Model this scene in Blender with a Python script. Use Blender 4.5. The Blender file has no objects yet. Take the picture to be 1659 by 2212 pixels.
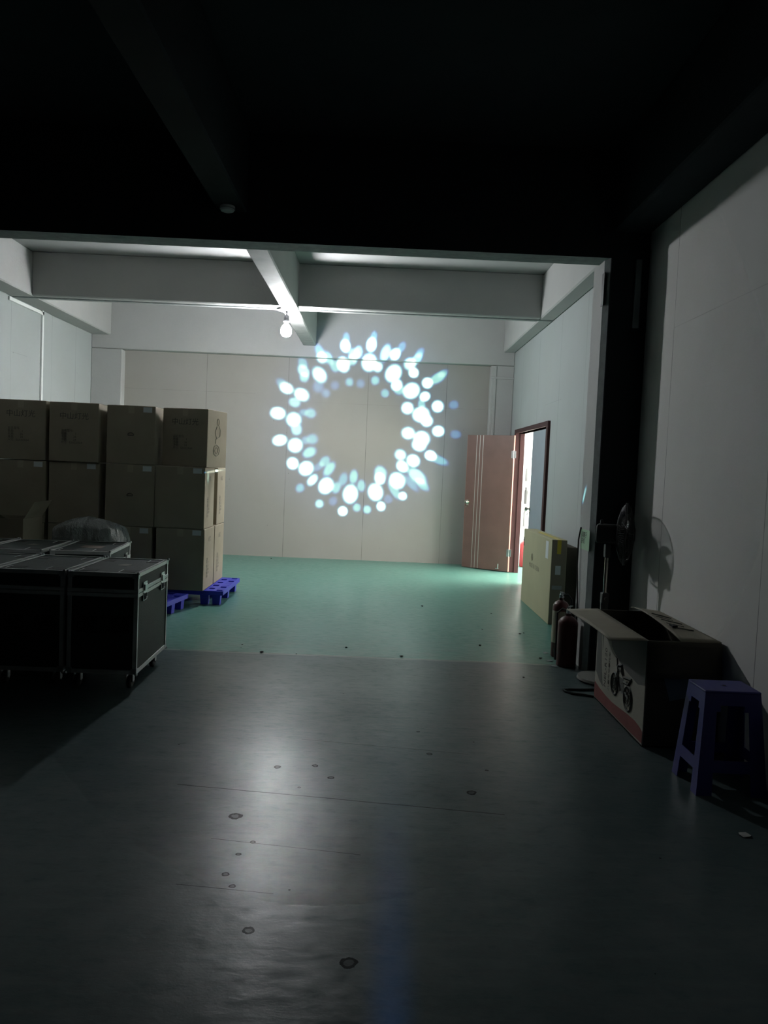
import bpy, bmesh, math, random
from mathutils import Vector, Matrix, Euler
random.seed(7)
S = bpy.context.scene
COL = S.collection
R = math.radians

# ------------------------------------------------------------------ camera, light, exposure
F_PX = 1700.0
cam_d = bpy.data.cameras.new('camera'); cam = bpy.data.objects.new('camera', cam_d); COL.objects.link(cam)
cam_d.sensor_fit = 'VERTICAL'; cam_d.sensor_height = 24.0; cam_d.lens = 24.0 * F_PX / 2212.0
cam_d.clip_start = 0.05; cam_d.clip_end = 60
# rows: image right, image down, view direction, in world axes (X right, Y into the hall, Z up)
M = ((0.99904617, -0.00876817, 0.04277689), (0.04223105, -0.05508052, -0.99758843), (0.0111032, 0.99844342, -0.05465769))
rot = Matrix(((M[0][0], -M[1][0], -M[2][0]), (M[0][1], -M[1][1], -M[2][1]), (M[0][2], -M[1][2], -M[2][2])))
cam.matrix_world = Matrix.Translation((0, 0, 1.5)) @ rot.to_4x4()
S.camera = cam
S.view_settings.view_transform = 'Standard'; S.view_settings.look = 'None'
S.view_settings.exposure = 0.0; S.view_settings.gamma = 1.0; S.view_settings.use_curve_mapping = False
W = bpy.data.worlds.new('World'); S.world = W; W.use_nodes = True
W.node_tree.nodes['Background'].inputs[0].default_value = (0.01, 0.012, 0.014, 1)
W.node_tree.nodes['Background'].inputs[1].default_value = 0.0
S.cycles.max_bounces = 6; S.cycles.diffuse_bounces = 4; S.cycles.glossy_bounces = 3
S.cycles.use_adaptive_sampling = True; S.cycles.adaptive_threshold = 0.03
S.cycles.use_light_tree = True
S.cycles.sample_clamp_indirect = 4.0
S.cycles.use_denoising = True
BULB_STRENGTH = 1000.0
BULB_COL = (0.95, 0.97, 1.0)
NEXT_ROOM_W = 1250.0
GOBO_W = 30000.0
SPILL = 0.0045
DOTS = [(-0.0331,0.1654,0.0084,0.0065,1.79,1.0),(-0.0017,0.1683,0.0092,0.0065,1.46,1.0),(0.0275,0.158,0.008,0.0065,1.15,0.9),(0.0507,0.1367,0.0065,0.0066,0.82,1.0),(0.0679,0.1251,0.007,0.007,0.61,1.0),(0.0656,0.1087,0.007,0.0062,0.47,0.9),(0.0817,0.0974,0.0075,0.0075,0.3,1.0),(0.0839,0.0675,0.0078,0.007,-0.01,1.0),(0.0759,0.0374,0.0079,0.0066,-0.34,1.0),(-0.0349,0.1429,0.01,0.008,1.87,1.0),(-0.0035,0.1466,0.0111,0.0096,1.45,1.1),(0.0262,0.1348,0.0116,0.0096,1.04,1.1),(0.0489,0.1149,0.0108,0.0096,0.64,1.1),(0.0619,0.0867,0.0107,0.0096,0.24,1.1),(0.0693,0.0793,0.0078,0.0075,0.13,0.9),(0.064,0.0573,0.0102,0.0097,-0.16,1.1),(0.0612,0.0494,0.0094,0.0078,-0.26,0.8),(0.055,0.0303,0.0086,0.0078,-0.51,1.0),(0.042,0.0227,0.0086,0.007,-0.7,0.8),(0.0365,0.0052,0.0107,0.0094,-0.92,1.1),(0.0152,0.0066,0.0079,0.007,-1.15,0.8),(0.0105,-0.01,0.011,0.0094,-1.29,1.1),(-0.02,-0.0137,0.0118,0.0094,-1.66,1.1),(-0.0502,-0.0048,0.0107,0.0091,-2.04,1.1),(-0.0752,0.0153,0.0097,0.009,-2.44,1.0),(-0.0669,0.0016,0.0086,0.0055,-2.25,0.6),(-0.0895,0.0428,0.0094,0.0091,-2.82,0.95),(-0.0918,0.0208,0.0075,0.0078,-2.6,1.0),(-0.1085,0.0482,0.0094,0.007,-2.93,1.0),(-0.1119,0.0808,0.0097,0.0078,3.02,1.0),(-0.1026,0.1114,0.0093,0.007,2.7,0.8),(-0.0925,0.0738,0.0097,0.0093,3.08,0.8),(-0.0887,0.0623,0.007,0.0078,-3.06,0.4),(-0.084,0.1045,0.0101,0.0078,2.67,0.8),(-0.0922,0.0948,0.0077,0.0062,2.82,0.35),(-0.0632,0.1294,0.0108,0.0081,2.26,0.8),(-0.0827,0.1331,0.0092,0.0065,2.4,0.45),(-0.0817,0.1254,0.0062,0.0062,2.45,0.3),(-0.0608,0.1503,0.0077,0.007,2.1,0.7),(-0.0531,0.1499,0.0092,0.0055,2.04,0.3),(-0.0449,0.1402,0.0077,0.0062,1.99,0.25),(-0.0222,0.1551,0.0084,0.0071,1.68,0.4),(-0.0242,0.1488,0.0069,0.0062,1.71,0.35),(-0.0169,0.1592,0.0077,0.0054,1.62,0.4),(0.0072,0.1417,0.0069,0.0062,1.3,0.6),(0.0158,0.159,0.0116,0.0062,1.27,0.45),(0.0307,0.1211,0.0078,0.007,0.89,0.8),(0.034,0.1158,0.007,0.0069,0.79,0.25),(0.0459,0.1472,0.0085,0.0077,0.94,0.6),(0.0542,0.1538,0.0093,0.0054,0.91,0.3),(0.0802,0.1318,0.0124,0.0062,0.6,0.3),(0.0451,0.0938,0.0078,0.0078,0.41,0.85),(0.0473,0.0635,0.0086,0.0078,-0.09,0.8),(0.0391,0.0367,0.0078,0.0071,-0.56,0.55),(0.0606,0.0117,0.0141,0.0078,-0.66,0.45),(0.0673,0.0018,0.011,0.0055,-0.7,0.25),(0.0863,0.0325,0.0126,0.0055,-0.36,0.2),(0.1011,0.1002,0.0063,0.0055,0.27,0.12),(0.1052,0.0645,0.007,0.0054,-0.03,0.12),(0.0621,0.0992,0.0047,0.0062,0.4,0.25),(-0.044,0.1171,0.0054,0.0055,2.15,0.1),(-0.0266,0.1221,0.0055,0.0052,1.84,0.22),(-0.013,0.1208,0.0054,0.0054,1.58,0.12),(0.0045,0.1254,0.0059,0.0054,1.29,0.25),(0.0171,0.1104,0.0054,0.0054,0.96,0.22),(-0.0642,0.1146,0.007,0.007,2.42,0.12),(-0.0545,0.1073,0.0054,0.0054,2.41,0.13),(-0.0722,0.0825,0.007,0.0065,2.91,0.22),(-0.0808,0.0829,0.0055,0.0047,2.93,0.15),(-0.0688,0.0512,0.007,0.007,-2.85,0.2),(-0.0773,0.0496,0.0047,0.0054,-2.85,0.15),(-0.072,0.035,0.0095,0.0065,-2.62,0.3),(-0.0529,0.0249,0.0079,0.0059,-2.31,0.22),(-0.047,0.0158,0.011,0.0059,-2.15,0.28),(-0.0597,0.0183,0.0078,0.0046,-2.32,0.12),(-0.0169,0.0076,0.0094,0.0055,-1.65,0.28),(-0.0294,0.004,0.0087,0.0055,-1.83,0.18),(-0.0071,-0.0029,0.0078,0.0054,-1.49,0.25),(-0.0375,-0.0066,0.0079,0.0055,-1.89,0.25),(0.0158,0.0137,0.0094,0.0079,-1.1,0.35),(0.0331,-0.006,0.0142,0.0054,-1.02,0.25),(0.0531,0.0028,0.0141,0.0047,-0.79,0.15),(-0.0285,-0.0349,0.0063,0.0063,-1.73,1.0),(-0.0574,-0.0271,0.0055,0.0055,-2.01,0.4),(-0.0817,-0.0089,0.006,0.0055,-2.3,0.2),(-0.0408,-0.0232,0.0059,0.0052,-1.87,0.1),(-0.0115,-0.0298,0.0055,0.0052,-1.56,0.28),(0.0012,-0.0317,0.0055,0.0053,-1.45,0.32),(0.018,-0.027,0.0063,0.0059,-1.26,0.85),(0.0266,-0.018,0.0055,0.0055,-1.15,0.1),(0.0441,-0.0133,0.0057,0.0056,-0.96,0.75),(-0.0323,0.1754,0.0069,0.0044,1.76,0.18),(0.001,0.1784,0.0069,0.0043,1.45,0.18),(-0.0642,0.1586,0.0085,0.0054,2.09,0.2),(-0.0838,0.1423,0.0077,0.0054,2.34,0.2),(-0.1094,0.118,0.007,0.0054,2.67,0.15),(0.0349,0.1668,0.0077,0.0046,1.12,0.15),(0.057,0.1608,0.0077,0.0046,0.93,0.15),(0.0861,0.1374,0.0077,0.0046,0.61,0.12)]

# ------------------------------------------------------------------ node graph helper
class G:
    def __init__(s, tree):
        s.t = tree; s.n = tree.nodes; s.l = tree.links
    def put(s, sock, v):
        if v is None: return
        if isinstance(v, bpy.types.NodeSocket): s.l.new(v, sock)
        else:
            if isinstance(v, (tuple, list)):
                v = tuple(v)
                if sock.type == 'RGBA' and len(v) == 3: v = v + (1,)
            sock.default_value = v
    def node(s, kind, outs=0, **ins):
        nd = s.n.new(kind)
        for k, v in ins.items():
            if k in ('operation', 'data_type', 'blend_type', 'interpolation_type', 'feature', 'vector_type', 'noise_dimensions', 'distance', 'wave_type', 'bands_direction'):
                setattr(nd, k, v)
        return nd
    def m(s, op, a, b=None, c=None, clamp=False):
        nd = s.n.new('ShaderNodeMath'); nd.operation = op; nd.use_clamp = clamp
        s.put(nd.inputs[0], a); s.put(nd.inputs[1], b); s.put(nd.inputs[2], c)
        return nd.outputs[0]
    def v(s, op, a, b=None, c=None, out=0):
        nd = s.n.new('ShaderNodeVectorMath'); nd.operation = op
        s.put(nd.inputs[0], a); s.put(nd.inputs[1], b); s.put(nd.inputs[2], c)
        return nd.outputs[out]
    def dot(s, a, b):
        return s.v('DOT_PRODUCT', a, b, out=1)
    def mapr(s, x, a, b, c=0.0, d=1.0, smooth=False):
        nd = s.n.new('ShaderNodeMapRange'); nd.clamp = True
        nd.interpolation_type = 'SMOOTHSTEP' if smooth else 'LINEAR'
        s.put(nd.inputs[0], x)
        for i, q in enumerate((a, b, c, d)): nd.inputs[1 + i].default_value = q
        return nd.outputs[0]
    def mix(s, f, a, b, mode='MIX'):
        nd = s.n.new('ShaderNodeMix'); nd.data_type = 'RGBA'; nd.blend_type = mode
        s.put(nd.inputs[0], f); s.put(nd.inputs[6], a); s.put(nd.inputs[7], b)
        return nd.outputs[2]
    def noise(s, vec, scale, detail=4, rough=0.55):
        nd = s.n.new('ShaderNodeTexNoise'); s.put(nd.inputs['Vector'], vec)
        nd.inputs['Scale'].default_value = scale; nd.inputs['Detail'].default_value = detail; nd.inputs['Roughness'].default_value = rough
        return nd.outputs[0]
    def vor(s, vec, scale, out=0, feature='F1'):
        nd = s.n.new('ShaderNodeTexVoronoi'); nd.feature = feature; s.put(nd.inputs['Vector'], vec); nd.inputs['Scale'].default_value = scale
        return nd.outputs[out]
    def ramp(s, f, stops):
        nd = s.n.new('ShaderNodeValToRGB'); cr = nd.color_ramp
        while len(cr.elements) < len(stops): cr.elements.new(0.5)
        for e, (p, c) in zip(cr.elements, stops):
            e.position = p; e.color = tuple(c) + ((1,) if len(c) == 3 else ())
        s.put(nd.inputs[0], f); return nd.outputs[0]
    def obj(s):
        return s.n.new('ShaderNodeTexCoord').outputs['Object']
    def sep(s, v):
        nd = s.n.new('ShaderNodeSeparateXYZ'); s.put(nd.inputs[0], v); return nd.outputs
    def bump(s, h, strength=0.2, dist=0.01):
        nd = s.n.new('ShaderNodeBump'); s.put(nd.inputs['Height'], h); nd.inputs['Strength'].default_value = strength; nd.inputs['Distance'].default_value = dist
        return nd.outputs[0]

def mat(name, color=(0.5, 0.5, 0.5), rough=0.6, metal=0.0, noise=0.0, nscale=8.0, bump=0.0, spec=0.5, fn=None, trans=0.0):
    m = bpy.data.materials.new(name); m.use_nodes = True
    g = G(m.node_tree); b = m.node_tree.nodes['Principled BSDF']
    b.inputs['Roughness'].default_value = rough; b.inputs['Metallic'].default_value = metal
    b.inputs['Specular IOR Level'].default_value = spec
    if trans: b.inputs['Transmission Weight'].default_value = trans
    c = tuple(color) + (1,)
    o = g.obj()
    if noise > 0 or fn is None:
        nz = g.noise(o, nscale, 5)
        f = g.mapr(nz, 0.3, 0.7, 1.0 - max(noise, 0.03), 1.0 + max(noise, 0.03))
        cc = g.v('SCALE', c[:3]); cc.node.inputs[0].default_value = c[:3]; g.l.new(f, cc.node.inputs[3])
    else: cc = c
    nh = None
    if fn: 
        r = fn(g, o, cc, b)
        if r is not None: cc = r
    g.put(b.inputs['Base Color'], cc)
    if bump > 0 and not b.inputs['Normal'].is_linked:
        g.l.new(g.bump(g.noise(o, nscale * 6, 4), bump, 0.004), b.inputs['Normal'])
    return m

def emis(name, color, strength):
    m = bpy.data.materials.new(name); m.use_nodes = True; t = m.node_tree; t.nodes.clear()
    e = t.nodes.new('ShaderNodeEmission'); o = t.nodes.new('ShaderNodeOutputMaterial')
    e.inputs[0].default_value = tuple(color) + (1,); e.inputs[1].default_value = strength
    t.links.new(e.outputs[0], o.inputs[0]); return m

def line_mask(g, coord, positions, width):
    """1 on thin lines at the given positions of a coordinate."""
    acc = None
    for p in positions:
        d = g.m('ABSOLUTE', g.m('SUBTRACT', coord, p))
        k = g.m('LESS_THAN', d, width)
        acc = k if acc is None else g.m('MAXIMUM', acc, k)
    return acc

# ------------------------------------------------------------------ mesh helpers
class MB:
    """collects shapes, becomes one mesh object"""
    def __init__(s): s.b = bmesh.new()
    def _xf(s, vs, loc, rot):
        mt = Matrix.Translation(loc) @ Euler(rot).to_matrix().to_4x4()
        bmesh.ops.transform(s.b, matrix=mt, verts=vs)
    def box(s, lo, hi, bevel=0.0, loc=(0, 0, 0), rot=(0, 0, 0), seg=1):
        sx, sy, sz = (hi[i] - lo[i] for i in range(3))
        r = bmesh.ops.create_cube(s.b, size=1.0); vs = r['verts']
        bmesh.ops.scale(s.b, vec=(sx, sy, sz), verts=vs)
        bmesh.ops.translate(s.b, vec=((lo[0] + hi[0]) / 2, (lo[1] + hi[1]) / 2, (lo[2] + hi[2]) / 2), verts=vs)
        if bevel > 0:
            es = list({e for v in vs for e in v.link_edges})
            n0 = set(s.b.verts) - set(vs)
            bmesh.ops.bevel(s.b, geom=es, offset=bevel, segments=seg, affect='EDGES', profile=0.5)
            vs = [v for v in s.b.verts if v not in n0]
        if loc != (0, 0, 0) or rot != (0, 0, 0): s._xf(vs, loc, rot)
        return s
    def tube(s, pts, r, n=8, closed=False, cap=True):
        pts = [Vector(p) for p in pts]; rings = []
        N = len(pts); prev = None
        for i, p in enumerate(pts):
            if closed: d = pts[(i + 1) % N] - pts[i - 1]
            else: d = pts[min(i + 1, N - 1)] - pts[max(i - 1, 0)]
            d.normalize()
            if prev is None:
                a = Vector((0, 0, 1)) if abs(d.z) < 0.9 else Vector((1, 0, 0)); u = d.cross(a).normalized()
            else: u = (prev - d * prev.dot(d)).normalized()
            prev = u; w = d.cross(u)
            rr = r[i] if isinstance(r, (list, tuple)) else r
            rings.append([s.b.verts.new(p + (u * math.cos(2 * math.pi * k / n) + w * math.sin(2 * math.pi * k / n)) * rr) for k in range(n)])
        m = N if closed else N - 1
        for i in range(m):
            A, B = rings[i], rings[(i + 1) % N]
            for k in range(n): s.b.faces.new((A[k], A[(k + 1) % n], B[(k + 1) % n], B[k]))
        if cap and not closed:
            s.b.faces.new(rings[0][::-1]); s.b.faces.new(rings[-1])
        return s
    def lathe(s, prof, n=24, loc=(0, 0, 0), rot=(0, 0, 0)):
        rings = []
        for r, z in prof:
            if r < 1e-5: rings.append([s.b.verts.new((0, 0, z))])
            else: rings.append([s.b.verts.new((r * math.cos(2 * math.pi * k / n), r * math.sin(2 * math.pi * k / n), z)) for k in range(n)])
        for A, B in zip(rings, rings[1:]):
            for k in range(n):
                k2 = (k + 1) % n
                if len(A) == 1 and len(B) == 1: continue
                if len(A) == 1: s.b.faces.new((A[0], B[k2], B[k]))
                elif len(B) == 1: s.b.faces.new((A[k], A[k2], B[0]))
                else: s.b.faces.new((A[k], A[k2], B[k2], B[k]))
        vs = [v for q in rings for v in q]
        s._xf(vs, loc, rot); return s
    def poly(s, pts, thick=None):
        """flat polygon, extruded by the vector thick when given"""
        vs = [s.b.verts.new(p) for p in pts]
        f = s.b.faces.new(vs)
        if thick is not None:
            t = Vector(thick); ws = [s.b.verts.new(Vector(p) + t) for p in pts]
            s.b.faces.new(ws[::-1])
            n = len(vs)
            for i in range(n): s.b.faces.new((vs[i], ws[i], ws[(i + 1) % n], vs[(i + 1) % n]))
        return s
    def grid(s, fn, nu, nv):
        V = [[s.b.verts.new(fn(i / nu, j / nv)) for j in range(nv + 1)] for i in range(nu + 1)]
        for i in range(nu):
            for j in range(nv): s.b.faces.new((V[i][j], V[i + 1][j], V[i + 1][j + 1], V[i][j + 1]))
        return s
    def build(s, name, material, parent=None, smooth=False, loc=None, rot=None, solid=0.0, subsurf=0):
        bmesh.ops.recalc_face_normals(s.b, faces=s.b.faces)
        me = bpy.data.meshes.new(name); s.b.to_mesh(me); s.b.free()
        me.materials.append(material)
        if smooth:
            for p in me.polygons: p.use_smooth = True
            me.set_sharp_from_angle(angle=R(40))
        o = bpy.data.objects.new(name, me); COL.objects.link(o)
        if parent: o.parent = parent
        if loc: o.location = loc
        if rot: o.rotation_euler = rot
        if solid:
            q = o.modifiers.new('solid', 'SOLIDIFY'); q.thickness = solid; q.offset = 0
        if subsurf:
            q = o.modifiers.new('sub', 'SUBSURF'); q.levels = subsurf; q.render_levels = subsurf
        return o

def text_mesh(body, size, name, material, parent, loc, rot, align='LEFT', depth=0.0003, sx=1.0):
    c = bpy.data.curves.new('lettering', 'FONT'); c.body = body; c.size = size; c.align_x = align; c.extrude = depth
    c.resolution_u = 2
    o = bpy.data.objects.new('lettering_tmp', c); COL.objects.link(o)
    bpy.context.view_layer.update()
    me = bpy.data.meshes.new_from_object(o.evaluated_get(bpy.context.evaluated_depsgraph_get()))
    bpy.data.objects.remove(o); bpy.data.curves.remove(c)
    me.materials.clear(); me.materials.append(material)
    t = bpy.data.objects.new(name, me); COL.objects.link(t); t.parent = parent
    t.location = loc; t.rotation_euler = rot; t.scale = (sx, 1, 1)
    return t

def tag(o, label, cat, group=None, kind=None):
    if label: o['label'] = label
    if cat: o['category'] = cat
    if group: o['group'] = group
    if kind: o['kind'] = kind
    return o
def thing(name, loc, label, cat, rotz=0.0, group=None):
    o = bpy.data.objects.new(name, None); COL.objects.link(o); o.empty_display_size = 0.1
    o.location = loc; o.rotation_euler = (0, 0, rotz)
    return tag(o, label, cat, group)
def struct(o): o['kind'] = 'structure'; return o
def copy_tree(o, parent=None):
    c = o.copy(); COL.objects.link(c)
    if parent: c.parent = parent
    for ch in list(o.children): copy_tree(ch, c)
    return c

# ------------------------------------------------------------------ materials of the room
XL, XR = -4.58, 2.11          # side walls of the lit far hall
XN = 1.985                    # right wall of the dark near room
YB, YC = 12.75, 12.57         # board wall at the back, face of the columns and beam before it
YD, YD2 = 6.0, 6.36           # dividing wall, front and back of its jamb
JX, LZ = 1.665, 3.155         # jamb face, underside of the lintel
BZ, CZ = 3.42, 3.95           # beam undersides, ceiling
def boards(seam_axis, seams, zseams, base, scr=0.012):
    def fn(g, o, cc, b):
        X, Y, Z = g.sep(o)[0:3]
        c = X if seam_axis == 0 else Y
        mk = line_mask(g, c, seams, 0.0035)
        if zseams:
            for (z, a, bb) in zseams:
                h = line_mask(g, Z, [z], 0.0025)
                h = g.m('MULTIPLY', g.m('MULTIPLY', h, 0.35), g.m('MULTIPLY', g.m('GREATER_THAN', c, a), g.m('LESS_THAN', c, bb)))
                mk = g.m('MAXIMUM', mk, h)
        # screw heads and small knocks
        sp = g.vor(g.v('MULTIPLY', o, (1, 1, 1)), 4.2)
        k2 = g.m('MULTIPLY', g.m('LESS_THAN', sp, 0.030), g.m('GREATER_THAN', g.noise(o, 1.7, 1), 0.5))
        mk2 = g.m('MULTIPLY', k2, 0.55)
        brk = g.mapr(g.noise(o, 2.2, 2), 0.35, 0.6, 0.25, 0.85)
        f = g.m('MAXIMUM', g.m('MULTIPLY', mk, g.m('MULTIPLY', brk, 0.8)), mk2)
        dirt = g.mapr(g.noise(o, 0.9, 5, 0.6), 0.35, 0.75, 0.0, 0.35)
        base2 = g.mix(dirt, cc, (base[0] * 0.86, base[1] * 0.84, base[2] * 0.76))
        g.l.new(g.bump(g.m('ADD', g.m('MULTIPLY', g.noise(o, 60, 3), 0.15), g.m('MULTIPLY', f, -1.0)), 0.25, 0.004), b.inputs['Normal'])
        return g.mix(f, base2, (0.06, 0.06, 0.055))
    return fn
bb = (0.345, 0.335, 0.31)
M_back = mat('grey gypsum board wall', bb, 0.8, noise=0.03, nscale=1.2, fn=boards(0, [-2.79, -1.478, -0.197, 1.067], [(2.62, -4.2, -2.0), (2.52, -1.6, 1.7)], bb))
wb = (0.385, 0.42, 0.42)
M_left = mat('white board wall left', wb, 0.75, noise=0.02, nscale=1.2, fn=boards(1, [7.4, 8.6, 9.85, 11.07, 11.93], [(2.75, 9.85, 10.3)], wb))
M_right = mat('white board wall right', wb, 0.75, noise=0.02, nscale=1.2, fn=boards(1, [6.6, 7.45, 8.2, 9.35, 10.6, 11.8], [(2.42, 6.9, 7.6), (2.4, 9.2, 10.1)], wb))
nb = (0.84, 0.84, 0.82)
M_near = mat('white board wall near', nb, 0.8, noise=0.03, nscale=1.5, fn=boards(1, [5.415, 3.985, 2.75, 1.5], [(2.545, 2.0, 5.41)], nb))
def plaster(g, o, cc, b):
    g.l.new(g.bump(g.m('ADD', g.noise(o, 7, 5), g.m('MULTIPLY', g.noise(o, 40, 4), 0.4)), 0.25, 0.012), b.inputs['Normal'])
    return g.mix(g.mapr(g.noise(o, 3, 6, 0.65), 0.55, 0.8, 0, 0.35), cc, (0.48, 0.47, 0.43))
M_white = mat('white painted plaster', (0.42, 0.425, 0.415), 0.7, noise=0.03, nscale=2.0, fn=plaster)
M_soffit = mat('patchy whitewashed soffit', (0.40, 0.40, 0.39), 0.75, noise=0.14, nscale=5.0, fn=plaster)
M_edge = mat('grey rough plaster edge', (0.30, 0.33, 0.325), 0.85, noise=0.15, nscale=14, fn=plaster)
M_dark = mat('plaster darkened for shade', (0.035, 0.04, 0.045), 0.9, noise=0.1, nscale=3, spec=0.1)  # near-black stands in for missing light on near ceiling and divider front
M_dark2 = mat('beam darkened for shade', (0.036, 0.038, 0.038), 0.85, noise=0.1, nscale=3, spec=0.1)  # underside of the unlit beam, its shade put into the colour
M_unseen = mat('unseen wall darkened against bounce', (0.03, 0.03, 0.03), 0.9, noise=0.05)  # unseen walls, set dark to cut bounced light

def floor_fn(g, o, cc, b):
    X, Y, Z = g.sep(o)[0:3]
    wob = g.m('MULTIPLY', g.m('SUBTRACT', g.noise(o, 1.6, 3), 0.5), 0.05)
    yy = g.m('ADD', Y, wob)
    far = g.mapr(yy, 6.16, 6.20)
    n1 = g.noise(o, 0.8, 6, 0.6); n2 = g.noise(o, 5, 6, 0.65); n3 = g.noise(o, 26, 4, 0.6)
    n4 = g.noise(g.v('MULTIPLY', o, (1.0, 2.2, 1.0)), 11, 6, 0.7)
    # wipe marks drawn out along the width
    st = g.noise(g.v('MULTIPLY', o, (1.2, 7.0, 1.0)), 2.0, 5, 0.6)
    green = g.mix(g.mapr(n1, 0.35, 0.7), (0.10, 0.25, 0.205), (0.132, 0.272, 0.225))
    green = g.mix(g.mapr(g.m('MULTIPLY', n2, g.mapr(Y, 8.6, 6.3)), 0.38, 0.7, 0, 0.5), green, (0.20, 0.26, 0.23))
    grey = g.mix(g.mapr(n1, 0.35, 0.7), (0.062, 0.097, 0.101), (0.088, 0.125, 0.126))
    grey = g.mix(g.mapr(n4, 0.52, 0.40, 0, 0.55), grey, (0.045, 0.066, 0.068))
    grey = g.mix(g.mapr(n2, 0.4, 0.8, 0, 0.5), grey, (0.15, 0.17, 0.168))
    col = g.mix(far, grey, green)
    col = g.mix(g.mapr(g.m('ABSOLUTE', g.m('SUBTRACT', yy, 6.185)), 0.03, 0.012, 0, 0.55), col, (0.36, 0.38, 0.34))
    col = g.mix(g.mapr(st, 0.5, 0.85, 0, 0.35), col, (0.17, 0.195, 0.19))
    # dark spots, cracks and joints
    dk = g.m('MULTIPLY', g.m('LESS_THAN', g.vor(o, 5.5), 0.03), g.m('GREATER_THAN', g.noise(o, 1.3, 1), 0.54))
    spots = [(-.43, 3.837, .035), (-.249, 3.874, .03), (-.159, 3.729, .03), (.507, 3.617, .045), (-.353, 2.457, .038), (-.024, 2.31, .05), (-.537, 3.276, .05),
             (-.47, 2.95, .022), (-.43, 3.05, .02), (-.49, 2.80, .025), (-.45, 2.72, .022), (-.3, 3.6, .015), (.62, 3.9, .02), (.34, 4.1, .03), (.3, 4.45, .02)]
    for x, y, r in spots:
        d = g.v('DISTANCE', g.v('MULTIPLY', o, (1, 1, 0)), (x, y, 0), out=1); r = r * 0.55
        d = g.m('ADD', d, g.m('MULTIPLY', g.m('SUBTRACT', n3, 0.5), r * 1.3))
        ring = g.m('SUBTRACT', g.m('LESS_THAN', d, r), g.m('MULTIPLY', g.m('LESS_THAN', d, r * 0.55), 0.35))
        dk = g.m('MAXIMUM', dk, ring)
    def crack(x0, y0, x1, y1, w):
        L = math.hypot(x1 - x0, y1 - y0); ux, uy = (x1 - x0) / L, (y1 - y0) / L
        rel = g.v('SUBTRACT', o, (x0, y0, 0))
        al = g.dot(rel, (ux, uy, 0)); ac = g.m('ABSOLUTE', g.m('ADD', g.dot(rel, (-uy, ux, 0)), g.m('MULTIPLY', g.m('SUBTRACT', n2, 0.5), 0.012)))
        return g.m('MULTIPLY', g.m('LESS_THAN', ac, w), g.m('MULTIPLY', g.m('GREATER_THAN', al, 0), g.m('LESS_THAN', al, L)))
    ck = None
    for a in [(-.864, 3.583, .627, 3.39, .0035), (-.60, 3.07, .0, 2.98, .002), (-.35, 4.25, .55, 4.12, .002), (-1.5, 6.19, 1.6, 6.19, .004), (-.65, 2.72, -.3, 2.68, .002)]:
        k = crack(*a); ck = k if ck is None else g.m('MAXIMUM', ck, k)
    dk = g.m('MAXIMUM', dk, g.m('MULTIPLY', ck, 0.8))
    col = g.mix(g.m('MULTIPLY', dk, 0.9), col, (0.015, 0.018, 0.018))
    rmix = g.m('ADD', g.m('ADD', g.m('MULTIPLY', n2, 0.35), g.m('MULTIPLY', st, 0.25)), g.m('MULTIPLY', n4, 0.4))
    g.put(b.inputs['Roughness'], g.mapr(rmix, 0.32, 0.70, 0.277, 0.35))
    g.put(b.inputs['Specular IOR Level'], g.m('MULTIPLY', g.mapr(g.m('ADD', g.m('MULTIPLY', n4, 0.6), g.m('MULTIPLY', n1, 0.4)), 0.38, 0.60, 0.28, 0.05), g.m('SUBTRACT', 1.0, g.m('MULTIPLY', dk, 0.85))))
    g.l.new(g.bump(g.m('ADD', g.m('MULTIPLY', n2, 0.5), g.m('ADD', g.m('MULTIPLY', g.noise(o, 0.9, 3), 2.0), g.m('ADD', g.m('MULTIPLY', n3, 0.16), g.m('MULTIPLY', n4, 0.3)))), 0.24, 0.012), b.inputs['Normal'])
    return col
M_floor = mat('worn green epoxy floor', (0.2, 0.3, 0.27), 0.35, fn=floor_fn, spec=0.16)

# ------------------------------------------------------------------ the setting
def slab(name, lo, hi, m, extra=None):
    b = MB().box(lo, hi)
    return struct(b.build(name, m))
slab('floor', (-6, -4.2, -0.2), (6.2, 16, 0), M_floor)
# far hall
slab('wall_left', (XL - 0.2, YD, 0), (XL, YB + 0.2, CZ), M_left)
slab('wall_back', (XL - 0.2, YB, 0), (2.3, YB + 0.2, 4.1), M_back)
slab('ceiling', (XL - 0.2, YD + 0.02, CZ), (XR + 0.2, YB + 0.2, CZ + 0.2), M_white)
DY0, DY1, DZ = 9.80, 11.98, 2.12     # the doorway in the right wall
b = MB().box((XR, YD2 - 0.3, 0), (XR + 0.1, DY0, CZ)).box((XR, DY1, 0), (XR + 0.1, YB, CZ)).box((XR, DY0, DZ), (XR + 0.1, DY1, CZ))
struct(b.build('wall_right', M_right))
# columns and beams, cast together with the hall
b = MB()
b.box((XL, YC, 0), (-4.10, YB, 3.21), 0.008)
struct(b.build('trim_1', M_white))
b = MB(); b.box((1.745, YC, 0), (XR, YB, 3.21), 0.008); struct(b.build('trim_2', M_white))
b = MB(); b.box((XL, YC, 3.215), (XR, YB, CZ), 0.01); struct(b.build('trim_3', M_white))
b = MB().box((XL, YD2, BZ), (-4.275, YC, CZ), 0.015); struct(b.build('trim_4', M_white))
b = MB().box((1.925, YD2, BZ), (XR, YC, CZ), 0.015); struct(b.build('trim_5', M_white))
def beam(name, lo, hi, m1, m2):
    o = MB().box(lo, hi, 0.012).build(name, m1)
    o.data.materials.append(m2)
    for p in o.data.polygons:
        if p.normal.z < -0.9: p.material_index = 1
    return struct(o)
beam('trim_6', (-4.28, 9.72, BZ), (1.93, 9.97, CZ), M_white, M_soffit)
beam('trim_7', (-1.25, YD + 0.2, BZ - 0.03), (-1.045, YC, CZ), M_white, M_soffit)
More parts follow.
